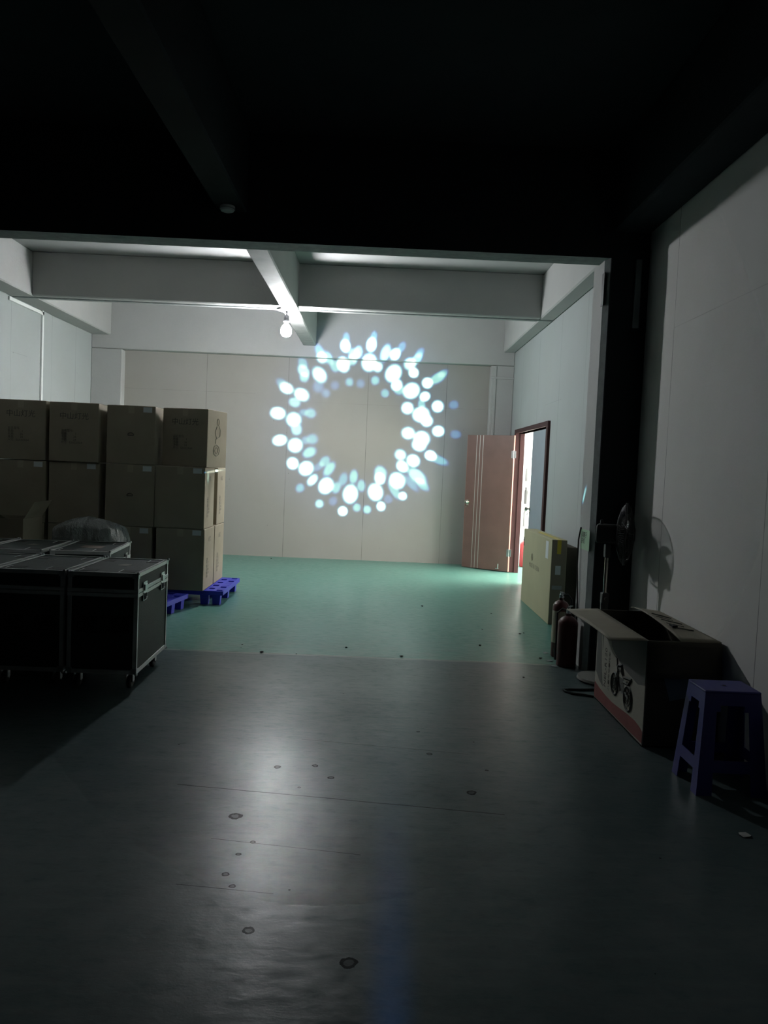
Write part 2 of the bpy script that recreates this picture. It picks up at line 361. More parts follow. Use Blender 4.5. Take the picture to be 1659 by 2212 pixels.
# thin conduit along the cross beam
b = MB().tube([(XL + 0.02, 9.83, BZ - 0.004), (XR - 0.02, 9.83, BZ - 0.004)], 0.011, 8)
o = struct(b.build('trim_8', M_edge))
# column trunking lines on the right column and left wall
b = MB().box((1.79, YC - 0.012, 0), (1.83, YC, 3.2), 0.003).box((1.74, YC - 0.014, 3.0), (XR, YC, 3.035), 0.003)
struct(b.build('trim_9', M_white))
b = MB().box((XL, 10.70, 0), (XL + 0.025, 10.745, BZ), 0.004).box((XL, 9.75, BZ - 0.06), (XL + 0.025, 10.745, BZ - 0.015), 0.004)
struct(b.build('trim_10', mat('white trunking', (0.86, 0.88, 0.86), 0.5)))
# dividing wall between dark room and hall: lintel, right pier, left pier
def faces_mat(o, m2, test):
    o.data.materials.append(m2)
    for p in o.data.polygons:
        if test(p): p.material_index = 1
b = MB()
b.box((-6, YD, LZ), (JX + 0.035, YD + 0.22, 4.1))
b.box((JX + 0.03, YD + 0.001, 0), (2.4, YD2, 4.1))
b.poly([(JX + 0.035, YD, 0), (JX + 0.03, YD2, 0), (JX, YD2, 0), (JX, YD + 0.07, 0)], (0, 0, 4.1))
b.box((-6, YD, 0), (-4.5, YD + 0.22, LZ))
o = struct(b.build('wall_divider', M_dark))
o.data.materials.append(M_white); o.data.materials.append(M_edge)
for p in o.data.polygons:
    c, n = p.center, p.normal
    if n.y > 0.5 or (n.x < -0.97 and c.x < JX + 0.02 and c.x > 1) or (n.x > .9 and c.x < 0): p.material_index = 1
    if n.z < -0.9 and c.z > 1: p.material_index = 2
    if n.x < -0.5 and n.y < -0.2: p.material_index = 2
# near dark room
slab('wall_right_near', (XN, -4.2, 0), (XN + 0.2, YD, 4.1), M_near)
slab('wall_left_near', (-6.2, -4.2, 0), (-6.0, YD, 4.1), M_unseen)
slab('wall_front', (-6.2, -4.4, 0), (XN + 0.2, -4.2, 4.1), M_unseen)
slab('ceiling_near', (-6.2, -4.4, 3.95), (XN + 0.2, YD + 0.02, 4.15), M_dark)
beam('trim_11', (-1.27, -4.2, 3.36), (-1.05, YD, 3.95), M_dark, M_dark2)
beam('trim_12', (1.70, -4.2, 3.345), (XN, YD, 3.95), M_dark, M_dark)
# room beyond the doorway
M_next = mat('bright white painted room', (0.85, 0.84, 0.82), 0.7)
b = MB().box((XR + 0.1, 15.4, 0), (6, 15.6, 3)).box((5.8, 7.0, 0), (6.0, 15.4, 3)).box((XR + 0.1, 6.8, 0), (6, 7.0, 3)).box((2.2, 6.8, 3), (6, 15.6, 3.1)).box((2.3, YB, 0), (2.36, 15.4, 3))
struct(b.build('wall_next_room', M_next))

# ------------------------------------------------------------------ lamps
t = thing('ceiling_lamp', (-1.195, 9.845, BZ - 0.016), 'glowing round bulb hanging in a socket under the white cross beam', 'lamp')
M_sock = mat('grey bakelite socket', (0.30, 0.30, 0.32), 0.5)
MB().lathe([(0, 0.0), (0.11, 0.0), (0.118, -0.006), (0.10, -0.014), (0.0, -0.018)], 28).build('ceiling_plate', M_sock, t, True)
MB().lathe([(0.0, -0.016), (0.010, -0.018), (0.009, -0.055), (0.022, -0.062), (0.032, -0.072), (0.034, -0.125), (0.040, -0.130), (0.040, -0.145), (0.022, -0.150), (0.020, -0.175), (0, -0.176)], 20).build('socket', M_sock, t, True)
MB().lathe([(0, -0.163), (0.022, -0.165), (0.034, -0.178), (0.056, -0.208), (0.068, -0.250), (0.064, -0.290), (0.042, -0.320), (0.0, -0.332)], 20).build('bulb', emis('lit bulb glass', BULB_COL, BULB_STRENGTH), t, True)

# a stage projector standing behind the camera throws a ring of dots through its prism: one narrow
# beam for every sixth of the ring, and one wide weak beam for its stray light
XD = [(0.2678, 0.0165, 0.0110, 0.0007, 1.42, 0.35), (-0.1772, 0.0160, 0.010, 0.0014, 0.05, 0.8), (-0.1842, 0.0105, 0.008, 0.0009, 1.57, 0.5)]
RING = (-0.0102, 0.0671)
def beam_lamp(name, dots, axis, half, stray):
    ld = bpy.data.lights.new(name, 'SPOT'); lo = bpy.data.objects.new(name, ld); COL.objects.link(lo)
    d = Vector((axis[0], 1.0, axis[1])).normalized()
    q = d.to_track_quat('-Z', 'Y'); lo.rotation_euler = q.to_euler(); lo.location = (-0.15, -0.5, 1.25)
    ld.energy = GOBO_W; ld.spot_size = 2 * half; ld.spot_blend = 0.0; ld.shadow_soft_size = 0.006
    ld.use_nodes = True
    g = G(ld.node_tree); em = ld.node_tree.nodes['Emission']
    nv = g.n.new('ShaderNodeTexCoord').outputs['Normal']
    mt = q.to_matrix()                      # lamp frame -> world
    wx, wy, wz = (g.dot(nv, tuple(mt[k])) for k in range(3))
    cm = g.n.new('ShaderNodeCombineXYZ'); g.l.new(g.m('DIVIDE', wx, wy), cm.inputs[0]); g.l.new(g.m('DIVIDE', wz, wy), cm.inputs[1])
    cm.inputs[2].default_value = 1.0        # (u, v, 1): each dot is two affine forms of it
    uv = cm.outputs[0]; acc = None
    for (cx, cy, ra, rb, an, w) in dots:
        ra, rb = ra * 1.22, rb * 1.22
        ca, sa = math.cos(an), math.sin(an)
        # the tiny term makes the graph evaluate dot after dot, which keeps it within the shader stack
        P = uv if acc is None else g.v('ADD', uv, g.m('MULTIPLY', acc, 1e-7))
        X1 = g.dot(P, (ca / ra, sa / ra, -(cx * ca + cy * sa) / ra)); Y1 = g.dot(P, (-sa / rb, ca / rb, (cx * sa - cy * ca) / rb))
        q2 = g.m('MULTIPLY_ADD', X1, X1, g.m('MULTIPLY', Y1, Y1))
        f = g.m('MULTIPLY_ADD', q2, -1.45, 1.45, clamp=True)
        f = g.m('MULTIPLY', f, f)
        acc = g.m('MULTIPLY_ADD', f, w * 1.15, 0.0 if acc is None else acc)
    if stray:
        rr = g.v('DISTANCE', uv, RING + (1.0,), out=1)
        halo = g.m('MULTIPLY', g.mapr(rr, 0.145, 0.085, 0, 1, True), g.mapr(rr, 0.045, 0.075, 0, 1, True))
        acc = g.m('ADD', acc, g.m('MULTIPLY', halo, 0.010))
    colr = g.ramp(g.m('MULTIPLY', acc, 0.8), [(0.0, (0.10, 0.30, 1.0)), (0.07, (0.10, 0.28, 1.0)), (0.16, (0.16, 0.70, 1.0)), (0.26, (0.34, 0.95, 0.92)), (0.5, (0.65, 1.0, 0.95)), (0.8, (0.95, 1.0, 1.0))])
    st = g.m('POWER', acc, 0.75)
    if stray:                               # weak blue spill of the lens running down to the floor
        su, sv = g.sep(uv)[0:2]
        off = g.m('ABSOLUTE', g.m('SUBTRACT', g.m('ADD', su, g.m('MULTIPLY', sv, 0.16)), 0.02))
        st = g.m('ADD', st, g.m('MULTIPLY', g.mapr(off, 0.036, 0.0, 0, 1, True), g.mapr(sv, -0.10, -0.42, 0, SPILL, True)))
    g.l.new(colr, em.inputs[0]); g.l.new(st, em.inputs[1])
for k in range(6):
    part = [q for q in DOTS if int((math.atan2(q[1] - RING[1], q[0] - RING[0]) / (2 * math.pi) % 1.0) * 6) % 6 == k]
    ux = [q[0] for q in part]; uy = [q[1] for q in part]
    c = ((min(ux) + max(ux)) / 2, (min(uy) + max(uy)) / 2)
    rad = max(math.hypot(q[0] - c[0], q[1] - c[1]) + 1.25 * max(q[2], q[3]) for q in part)
    beam_lamp('stage_projector_beam', part, c, math.atan(rad) * 1.03, False)
beam_lamp('stage_projector_stray', XD, (0.0, 0.0), R(31), True)

for nm, loc, rt, sx_, sy_, pw in (('next_room_fill', (5.6, 11.6, 1.45), (0, R(90), 0), 1.7, 6.0, NEXT_ROOM_W), ('next_room_lamp', (3.4, 12.9, 2.9), (0, 0, 0), 1.2, 1.2, 90)):  # first is an unseen area light added to brighten boxes and back wall
    ad = bpy.data.lights.new(nm, 'AREA'); ao = bpy.data.objects.new(nm, ad); COL.objects.link(ao)
    ad.shape = 'RECTANGLE'; ad.energy = pw; ad.size = sx_; ad.size_y = sy_; ad.color = (1.0, 0.96, 0.90); ao.location = loc; ao.rotation_euler = rt

# ------------------------------------------------------------------ big boxes and pallets at the left
M_card = mat('brown corrugated cardboard', (0.32, 0.28, 0.215), 0.85, noise=0.08, nscale=3, bump=0.1, spec=0.2)
M_cardD = mat('cardboard darkened for shade', (0.09, 0.082, 0.065), 0.85, noise=0.08, nscale=3, bump=0.1, spec=0.2)  # cardboard of unlit faces, shade put into the colour
M_tape = mat('clear packing tape', (0.42, 0.37, 0.28), 0.25, spec=0.6)
M_ink = mat('grey printing ink', (0.09, 0.085, 0.075), 0.8)
M_inkl = mat('pale printing ink', (0.24, 0.22, 0.185), 0.8)
M_label = mat('white paper label', (0.62, 0.66, 0.68), 0.7)
M_blue = mat('blue plastic', (0.035, 0.045, 0.52), 0.45, noise=0.04, spec=0.4)

def art_mesh(m, strokes):
    for pts, r in strokes: m.tube(pts, r, 4)

def carton(loc, w, d, h, label, group, rotz=0.0, prints='front', tag_label=True, side=True, tall=False):
    """origin at the front right lower corner; x runs left (negative), y to the back"""
    t = thing('cardboard_box', loc, label, 'box', rotz, group)
    MB().box((-w, 0, 0), (0, d, h), 0.007, seg=2).build('box_body', M_card, t)
    b = MB().box((-w * 0.5 - 0.03, -0.001, h - 0.08), (-w * 0.5 + 0.03, 0.0005, h - 0.006)).box((-w * 0.5 - 0.03, 0.005, h - 0.001), (-w * 0.5 + 0.03, d - .005, h + 0.0008))
    b.build('packing_tape', M_tape, t)
    if prints == 'front':
        text_mesh('中山灯光', 0.075, 'printed_lettering', M_ink, t, (-w * 0.5, -0.001, h - 0.165), (R(90), 0, 0), 'CENTER')
        text_mesh('品名型号:\n数量:         1\n毛重:       26\n净重:       24\n尺寸:  52X52X64', 0.030, 'printed_lettering', M_ink, t, (-w * 0.5 - 0.13, -0.001, h - 0.30), (R(90), 0, 0))
    elif prints == 'figure':
        m = MB()
        ang = [i / 10 * math.pi for i in range(11)]
        art_mesh(m, [([(-w * .5 + .03 * math.cos(a), -.001, h * .5 + .022 * math.sin(a)) for a in ang], .004), ([(-w * .5 - .03, -.001, h * .5 - .004), (-w * .5 + .03, -.001, h * .5 - .004)], .004)])
        m.build('printed_symbol', M_ink, t)
    if side:
        if tall:
            m = MB(); cy = d * .52
            pts = [(0.0008, cy + .03 * math.cos(a), h * .80 + .035 * math.sin(a)) for a in [i / 12 * 2 * math.pi for i in range(13)]]
            art_mesh(m, [(pts, .003), ([(0.0008, cy + .02, h * .74), (.0008, cy + .06, h * .66), (.0008, cy + .05, h * .55), (.0008, cy - .05, h * .50), (.0008, cy - .05, h * .42)], .0035),
                         ([(0.0008, cy - .03, h * .72), (.0008, cy - .07, h * .62), (.0008, cy - .03, h * .5)], .0035),
                         ([(0.0008, cy + .08 * math.cos(a) - .03, h * .30 + .06 * math.sin(a)) for a in [i / 4 * math.pi + math.pi / 4 for i in range(9)]], .004),
                         ([(0.0008, cy + .04 * math.cos(a) - .03, h * .30 + .03 * math.sin(a)) for a in [i / 6 * math.pi for i in range(13)]], .003)])
            m.build('printed_symbol', M_inkl, t)
        else:
            text_mesh('山光', 0.06, 'printed_lettering', M_inkl, t, (0.001, d * .5, h - 0.14), (R(90), 0, R(90)), 'CENTER')
            text_mesh('品名:\n型号:  2\n数量:  1\n毛重: 26\n净重: 24\n尺寸:', 0.036, 'printed_lettering', M_inkl, t, (0.001, d * .25, h - 0.34), (R(90), 0, R(90)))
    if tag_label:
        MB().box((-0.125, -0.0015, h - 0.065), (-0.035, 0.0, h - 0.012)).build('paper_label', M_label, t)
    return t
GS = 'stacked cardboard boxes'
FY = 8.13
Z1, Z2, Z3 = 0.152, 0.797, 1.437
def row(z, h, cols, texts, prints, lab, sidetall=False):
    for (xr, w, dep, rz), tx, pr_, lb in zip(cols, texts, prints, lab):
        carton((xr, FY, z), w, dep, h, tx, GS, rz, pr_, lb, True, sidetall)
row(Z1, 0.642, [(-1.755, .50, .50, 0), (-2.30, .50, .50, 0), (-2.87, .50, .50, 0), (-3.41, .50, .50, 0)],
    ['cardboard box at the right bottom of the front stack, standing on the blue pallet', 'bottom cardboard box second from the right of the front stack, behind the flight cases',
     'bottom cardboard box third from the right, hidden behind the plastic bag', 'bottom cardboard box leftmost of the front stack, behind the open box'],
    ['none'] * 4, [True] * 4)
row(Z2, 0.637, [(-1.765, .515, .47, 0), (-2.283, .505, .50, 0), (-2.855, .515, .50, 0), (-3.40, .52, .50, 0)],
    ['middle cardboard box at the right end of the stack, its side caught by cyan light', 'middle cardboard box second from the right, directly under the box with a small dark symbol',
     'middle cardboard box third from the right, above the clear plastic bag', 'middle cardboard box leftmost in view, above the open carton flap'],
    ['none', 'figure', 'none', 'none'], [True] * 4)
FYs = FY
carton((-1.757, FY + 0.01, Z3), .50, .50, .60, 'top cardboard box at the right end of the stack, printed figure on its side', GS, R(-12), 'front', False, True, True)
carton((-2.292, FY, Z3), .495, .50, .60, 'top cardboard box with a small dark symbol and a white label, second from the right', GS, 0, 'figure', True)
carton((-2.862, FY - .02, Z3), .505, .50, .605, 'top cardboard box with printed lines of writing, second from the left', GS, 0, 'front', False)
carton((-3.405, FY - .01, Z3), .515, .50, .61, 'top cardboard box leftmost in view with printed lettering below its tape', GS, 0, 'front', False)
carton((-1.77, 8.80, Z2), .50, .44, .635, 'middle cardboard box in the second row behind the right end of the stack', GS, 0, 'none', False)
carton((-1.755, 8.66, Z1), .50, .50, .642, 'bottom cardboard box in the second row on the right of the pallet', GS, 0, 'none', False)

def pallet(loc, L, D, label, rotz=0.0):
    """origin front right corner on the floor, x to the left"""
    t = thing('plastic_pallet', loc, label, 'pallet', rotz, 'blue plastic pallets')
    m = MB(); H = 0.15; T = 0.035
    nx, ny = max(4, round(L / 0.105)), max(4, round(D / 0.11))
    bw = 0.035
    m.box((-L, 0, H - T - .012), (0, .02, H), .003).box((-L, D - .02, H - T - .012), (0, D, H), .003)
    m.box((-.02, .02, H - T - .012), (0, D - .02, H), .003).box((-L, .02, H - T - .012), (-L + .02, D - .02, H), .003)
    for i in range(1, nx): 
        x = -L + L * i / nx; m.box((x - bw / 2, .018, H - T), (x + bw / 2, D - .018, H - .0005))
    for j in range(1, ny):
        y = D * j / ny; m.box((-L + .018, y - bw / 2, H - T + .002), (-.018, y + bw / 2, H - .001))
    for i in range(nx):                     # closed cells between the holes
        for j in range(ny):
            if (i + j) % 2 == 0 or i in (0, nx - 1) and j % 3 == 1:
                x = -L + L * (i + .5) / nx; y = D * (j + .5) / ny
                m.box((x - L / nx / 2 + .01, y - D / ny / 2 + .01, H - T + .004), (x + L / nx / 2 - .01, y + D / ny / 2 - .01, H - .0015))
    m.build('pallet_deck', M_blue, t)
    for x in (-.075, -L / 2, -L + .075, -.20 if L > .9 else -L / 2 - .1):
        for y in (.06, D / 2, D - .06):
            w0, w1 = .045, .036
            q = MB(); b4 = [(-w1, -w1), (w1, -w1), (w1, w1), (-w1, w1)]; t4 = [(-w0, -w0), (w0, -w0), (w0, w0), (-w0, w0)]
            B = [q.b.verts.new((x + a, y + c, 0)) for a, c in b4]; T4 = [q.b.verts.new((x + a, y + c, H - T + .001)) for a, c in t4]
            q.b.faces.new(B); q.b.faces.new(T4)
            for k in range(4): q.b.faces.new((B[k], B[(k + 1) % 4], T4[(k + 1) % 4], T4[k]))
            q.build('pallet_foot', M_blue, t)
    return t
pallet((-1.555, 8.19, 0), 1.22, 1.0, 'blue plastic pallet with its end sticking out beneath the right end of the box stack')
pallet((-2.82, 8.19, 0), 1.22, 1.0, 'blue plastic pallet beneath the left columns of the box stack')
pallet((-1.945, 7.36, 0), 1.20, .60, 'blue plastic pallet whose corner shows behind the right flight case', R(-8))

# open carton and clear plastic bundle behind the flight cases
t = thing('open_cardboard_box', (-3.2, 7.18, 0), 'open cardboard box with raised flap behind the flight cases', 'box')
m = MB(); w, d, h, th = .52, .41, .905, .006
m.box((-w, 0, 0), (0, th, h)).box((-w, d - th, 0), (0, d, h)).box((-th, th, 0), (0, d - th, h)).box((-w, th, 0), (-w + th, d - th, h)).box((-w, 0, 0), (0, d, th))
m.build('box_body', M_card, t)
MB().poly([(0, 0.01, h), (0, d - .01, h), (.075, d + .03, h + .155), (.055, .10, h + .15)], (.004, 0, .003)).build('flap', M_card, t)
MB().poly([(-w, .0, h), (-.16, .0, h), (-.20, -.07, h + .05), (-w, -.09, h + .06)], (0, -.004, .003)).build('flap', M_card, t)
def bag_fn(g, o, cc, b):
    b.inputs['Transmission Weight'].default_value = 0.25; b.inputs['Specular IOR Level'].default_value = 0.8
    g.l.new(g.bump(g.m('ADD', g.noise(g.v('MULTIPLY', o, (1, 1, .45)), 8, 6, 0.7), g.m('MULTIPLY', g.vor(g.v('MULTIPLY', o, (1.4, 1, .6)), 6), 1.2)), 1.0, 0.06), b.inputs['Normal'])
M_bag = mat('cloudy clear plastic film', (0.42, 0.44, 0.44), 0.2, fn=bag_fn)
from mathutils import noise as mn
def bag(name, c, sx, sy, h, label, cat, material, seed=1.0, prof=None, nu=40, nv=18):
    m = MB()
    def f(u, v):
        a = u * 2 * math.pi; v2 = v
        r = (1 - v2 ** 6 * 0.3)
        if v2 > .90: r *= max(0.0, (1 - v2) / .10) ** .5
        nz = mn.noise(Vector((math.cos(a) * 1.7 + seed, math.sin(a) * 1.7, v * 2.2))) * .20 + abs(mn.noise(Vector((math.cos(a) * 4 + seed, math.sin(a) * 4, v * 4)))) * .22 - .05
        ca, sa = math.cos(a), math.sin(a)
        sq = 1 / max(abs(ca), abs(sa)) ** .55
        x = c[0] + sx * ca * sq * r * (1 + nz); y = c[1] + sy * sa * sq * r * (1 + nz * .5)
        z = c[2] + h * v2 * (1 + (prof((x - c[0]) / sx) if prof else 0) * v2) + (nz * .12 * h * v2)
        return (x, y, max(c[2], z))
    m.grid(f, nu, nv); bmesh.ops.remove_doubles(m.b, verts=m.b.verts, dist=.0008)
    return tag(m.build(name, material, None, True, subsurf=1), label, cat)
bag('plastic_bag', (-2.765, 7.62, 0.152), .365, .17, .80, 'bulging clear plastic bag behind the back row of flight cases', 'bag', M_bag, 3.0, lambda q: -.05 - .13 * max(0, -q - .3) ** 1.3 - .05 * max(0, q - .1), 72, 30)

# ------------------------------------------------------------------ flight cases
def lam(g, o, cc, b):
    n = g.vor(o, 160); g.l.new(g.bump(n, 0.5, 0.0015), b.inputs['Normal'])
M_lam = mat('dark laminated panel', (0.032, 0.043, 0.04), 0.6, fn=lam, spec=0.2)
M_alu = mat('dull aluminium extrusion', (0.62, 0.64, 0.63), 0.45, metal=0.4, noise=0.08, nscale=20)
M_steel = mat('zinc plated steel', (0.55, 0.56, 0.56), 0.3, metal=0.95)
M_rub = mat('black rubber', (0.02, 0.02, 0.02), 0.7)
M_pit = mat('black dishes and shaded holes', (0.008, 0.008, 0.008), 0.8)  # black dishes; also shade put into flat recesses and holes
M_chalk = mat('faded paper sticker', (0.20, 0.19, 0.17), 0.8)
def flight_case(label, loc, rotz, sticker):
    """origin front right corner on the floor; x to the left, y to the back"""
    w, d, z0, z1 = .447, .785, .105, .762
    t = thing('flight_case', loc, label, 'flight case', rotz, 'flight cases')
    MB().box((-w + .006, .006, z0 + .006), (-.006, d - .006, .628)).build('case_body', M_lam, t)
    MB().box((-w + .006, .006, .632), (-.006, d - .006, z1 - .006)).build('case_lid', M_lam, t)
    a = .026; q = .003
    m = MB()
    for z in (z0, z1 - a):                      # angle trims round bottom and top
        m.box((-w, 0, z), (0, q + .004, z + a), .001).box((-w, d - q - .004, z), (0, d, z + a), .001)
        m.box((-q - .004, 0, z), (0, d, z + a), .001).box((-w, 0, z), (-w + q + .004, d, z + a), .001)
    for z in (z0, z1 - q):
        m.box((-w, 0, z), (0, a * .8, z + q)).box((-w, d - a * .8, z), (0, d, z + q)).box((-a * .8, 0, z), (0, d, z + q)).box((-w, 0, z), (-w + a * .8, d, z + q))
    for x0, x1 in ((-w, -w + a), (-a, 0)):
        for y0, y1 in ((0, q + .004), (d - q - .004, d)): m.box((x0, y0, z0), (x1, y1, z1), .001)
    for x0, x1 in ((-w, -w + q + .004), (-q - .004, 0)):
        for y0, y1 in ((0, a), (d - a, d)): m.box((x0, y0, z0), (x1, y1, z1), .001)
    m.build('edge_trim', M_alu, t)
    m = MB(); e = .002
    m.box((-w - e, -e, .604), (e, d + e, .628), .002).box((-w - e, -e, .632), (e, d + e, .656), .002)
    m.build('hybrid_band', M_alu, t)
    for x in (0, -w):
        for y in (0, d):
            for z, s in ((z0, 1), (z1, -1)):
                m = MB(); sx_, sy_ = (1 if x == 0 else -1), (1 if y == d else -1)
                m.lathe([(0, -.011), (.007, -.009), (.011, 0), (.007, .009), (0, .011)], 10, (x, y, z))
                m.box((min(x, x - sx_ * .036), y - .002 if sy_ < 0 else y - .0005, min(z, z + s * .036)), (max(x, x - sx_ * .036), y + .0005 if sy_ < 0 else y + .002, max(z, z + s * .036)))
                m.box((x - .0005 if sx_ > 0 else x - .002, min(y, y - sy_ * .036), min(z, z + s * .036)), (x + .002 if sx_ > 0 else x + .0005, max(y, y - sy_ * .036), max(z, z + s * .036)))
                m.build('corner_cap', M_steel, t)
    for y in (.16, .62):                         # butterfly latches
        m = MB().box((.002, y - .045, .565), (.005, y + .045, .69), .001).box((.005, y - .04, .615), (.010, y + .04, .62)).box((.005, y - .03, .63), (.012, y + .03, .675), .003)
        m.tube([(.010, y - .03, .61), (.014, y - .012, .585), (.014, y + .012, .585), (.010, y + .03, .61)], .0035, 6)
        lt = m.build('latch', M_steel, t)
        MB().box((.0052, y - .034, .572), (.0062, y + .034, .612)).build('latch_recess', M_pit, lt)
    for x in (-.12, -.32):                       # recessed spring handles on the front
        m = MB(); 
        m.box((x - .075, .001, .36), (x + .075, .006, .368), .001).box((x - .075, .001, .475), (x + .075, .006, .483), .001)
        m.box((x - .075, .001, .36), (x - .066, .006, .483), .001).box((x + .066, .001, .36), (x + .075, .006, .483), .001)
        m.tube([(x - .05, -.001, .42), (x - .05, -.010, .40), (x + .05, -.010, .40), (x + .05, -.001, .42)], .005, 6)
        hd = m.build('handle', mat_dull, t)
        MB().box((x - .066, .003, .368), (x + .066, .0055, .475)).build('handle_dish', M_pit, hd)
    for x in (-.095, -w + .095):
        for y in (.13, d - .13):                 # dishes for the casters of a case stacked on top
            di = MB().box((x - .05, y - .05, z1 - .0055), (x + .05, y + .05, z1 - .0040)).build('caster_dish', M_pit, t)
            MB().box((x - .056, y - .056, z1 - .0055), (x - .050, y + .056, z1 - .002)).build('dish_rim', M_alu, di)
            x, y = (-.055 if x > -.2 else -w + .055), (.065 if y < .3 else .62)
            c = MB(); zc = z0
            c.box((x - .045, y - .04, zc - .005), (x + .045, y + .04, zc)).box((x - .024, y - .02, zc - .06), (x - .020, y + .02, zc - .005)).box((x + .020, y - .02, zc - .06), (x + .024, y + .02, zc - .005))
            c.tube([(x - .026, y, zc - .062), (x + .026, y, zc - .062)], .006, 8)
            cs = c.build('caster', M_steel, t)
            MB().lathe([(0, -.016), (.034, -.016), (.0425, -.010), (.0425, .010), (.034, .016), (0, .016)], 24, (x, y, .0425), (0, R(90), 0)).build('wheel', M_rub, cs)
    if sticker == 1: MB().poly([(-.26, .40, z1 - .0045), (-.19, .37, z1 - .0045), (-.16, .44, z1 - .0045), (-.22, .48, z1 - .0045)], (0, 0, .0008)).build('sticker', M_chalk, t)
    if sticker == 2: MB().poly([(-.31, .30, z1 - .0045), (-.13, .26, z1 - .0045), (-.13, .44, z1 - .0045), (-.30, .48, z1 - .0045)], (0, 0, .0008)).build('sticker', mat('torn brown paper', (.17, .13, .11), .8), t)
    if sticker == 3: MB().poly([(-.28, .40, z1 - .0045), (-.275, .40, z1 - .0045), (-.27, .62, z1 - .0045), (-.275, .62, z1 - .0045)], (0, 0, .0008)).build('tape_strip', M_chalk, t)
    return t
mat_dull = mat('blackened steel', (0.06, 0.06, 0.06), 0.5, metal=0.6)
flight_case('flight case at the right end of the front row, its grey side lit', (-1.50, 5.03, 0), R(1.2), 1)
flight_case('dark flight case second from the right in the front row', (-1.972, 5.03, 0), R(1.2), 3)
flight_case('dark flight case at the left edge of the view in the front row', (-2.445, 5.03, 0), R(1.2), 0)
flight_case('flight case at the right end of the back row with torn paper on its lid', (-2.055, 6.13, 0), R(6), 2)
flight_case('dark flight case second from the right in the back row', (-2.56, 6.06, 0), R(4), 1)
flight_case('dark flight case at the left end of the back row', (-3.03, 6.05, 0), R(4), 0)

# ------------------------------------------------------------------ doors
M_wood = mat('reddish brown veneered door', (0.165, 0.09, 0.075), 0.42, noise=0.10, nscale=4, spec=0.5)
M_woodE = mat('pinkish door edge', (0.42, 0.17, 0.13), 0.5)
M_frame = mat('dark brown door frame', (0.06, 0.028, 0.028), 0.55, noise=0.08, spec=0.12)
M_silver = mat('silver inlay strip', (0.6, 0.58, 0.54), 0.35, metal=0.7)
M_chrome = mat('polished brass and chrome', (0.62, 0.58, 0.50), 0.15, metal=1.0)
m = MB()
m.box((XR - .035, DY1 - .005, 0), (XR + .11, DY1 + .07, DZ + .06), .004).box((XR - .035, DY0 - .09, 0), (XR + .11, DY0 + .005, DZ + .06), .004).box((XR - .035, DY0, DZ), (XR + .11, DY1, DZ + .06), .004)
m.box((XR + .045, DY1 - .02, 0), (XR + .11, DY1, DZ)).box((XR + .045, DY0, 0), (XR + .11, DY0 + .02, DZ))
struct(m.build('trim_13', M_frame))
def door(name, hinge, ang, Wd, f, strips=True):
    # f is +1 or -1: the face that looks into the hall
    t = bpy.data.objects.new(name, None); COL.objects.link(t); t.location = hinge; t.rotation_euler = (0, 0, ang); struct(t)
    # leaf lies along local +x from the hinge, thickness in y
    MB().box((0.003, -.02, .012), (Wd, .02, 2.09), .002).build('door_leaf', M_wood, t)
    MB().box((0, -.0195, .012), (.0035, .0195, 2.09)).box((Wd - .0005, -.0195, .012), (Wd + .003, .0195, 2.09)).build('door_edge', M_woodE, t)
    if strips:
        for x in (Wd - .275, Wd - .22, Wd - .165):
            MB().box((x - .005, min(f * .0198, f * .0212), .013), (x + .005, max(f * .0198, f * .0212), 2.089)).build('inlay_strip', M_silver, t)
    k = MB().lathe([(0, 0), (.033, 0), (.033, .006), (.012, .010), (.012, .03), (.027, .042), (.030, .055), (.022, .068), (0, .072)], 20, (Wd - .045, f * .02, 1.04), (R(-90 * f), 0, 0)).build('door_knob', M_chrome, t, True)
    MB().box((Wd - .062, min(f * .0205, f * .024), .985), (Wd - .028, max(f * .0205, f * .024), 1.03), .001).tube([(Wd - .045, f * .024, .99), (Wd - .045, f * .05, .975), (Wd - .03, f * .055, .955)], .004, 6).build('key_plate', M_chrome, t)
    for z in (.30, 1.80):
        h = MB().box((-.04, min(f * .020, f * .0225), z - .055), (.035, max(f * .020, f * .0225), z + .055), .001); h.tube([(0, f * .025, z - .06), (0, f * .025, z + .06)], .007, 8)
        h.build('hinge', M_steel, t)
    return t
door('door_1', (2.068, 11.945, 0), math.atan2(12.40 - 11.945, 1.435 - 2.068), .80, 1)
t = door('door_2', (XR + .012, DY0 + .015, 0), R(90), .92, 1, False)
for c in t.children:
    if c.name.startswith('door_leaf'):
        c.data.materials.clear(); c.data.materials.append(mat('blue grey door face', (0.30, 0.36, 0.42), 0.4, spec=0.5))
door_bits = None
# door stop on the first leaf
MB().box((.16, .020, .04), (.175, .035, .12), .003).box((.15, .020, .04), (.20, .045, .05), .002).build('door_stop', M_steel, bpy.data.objects['door_1'])

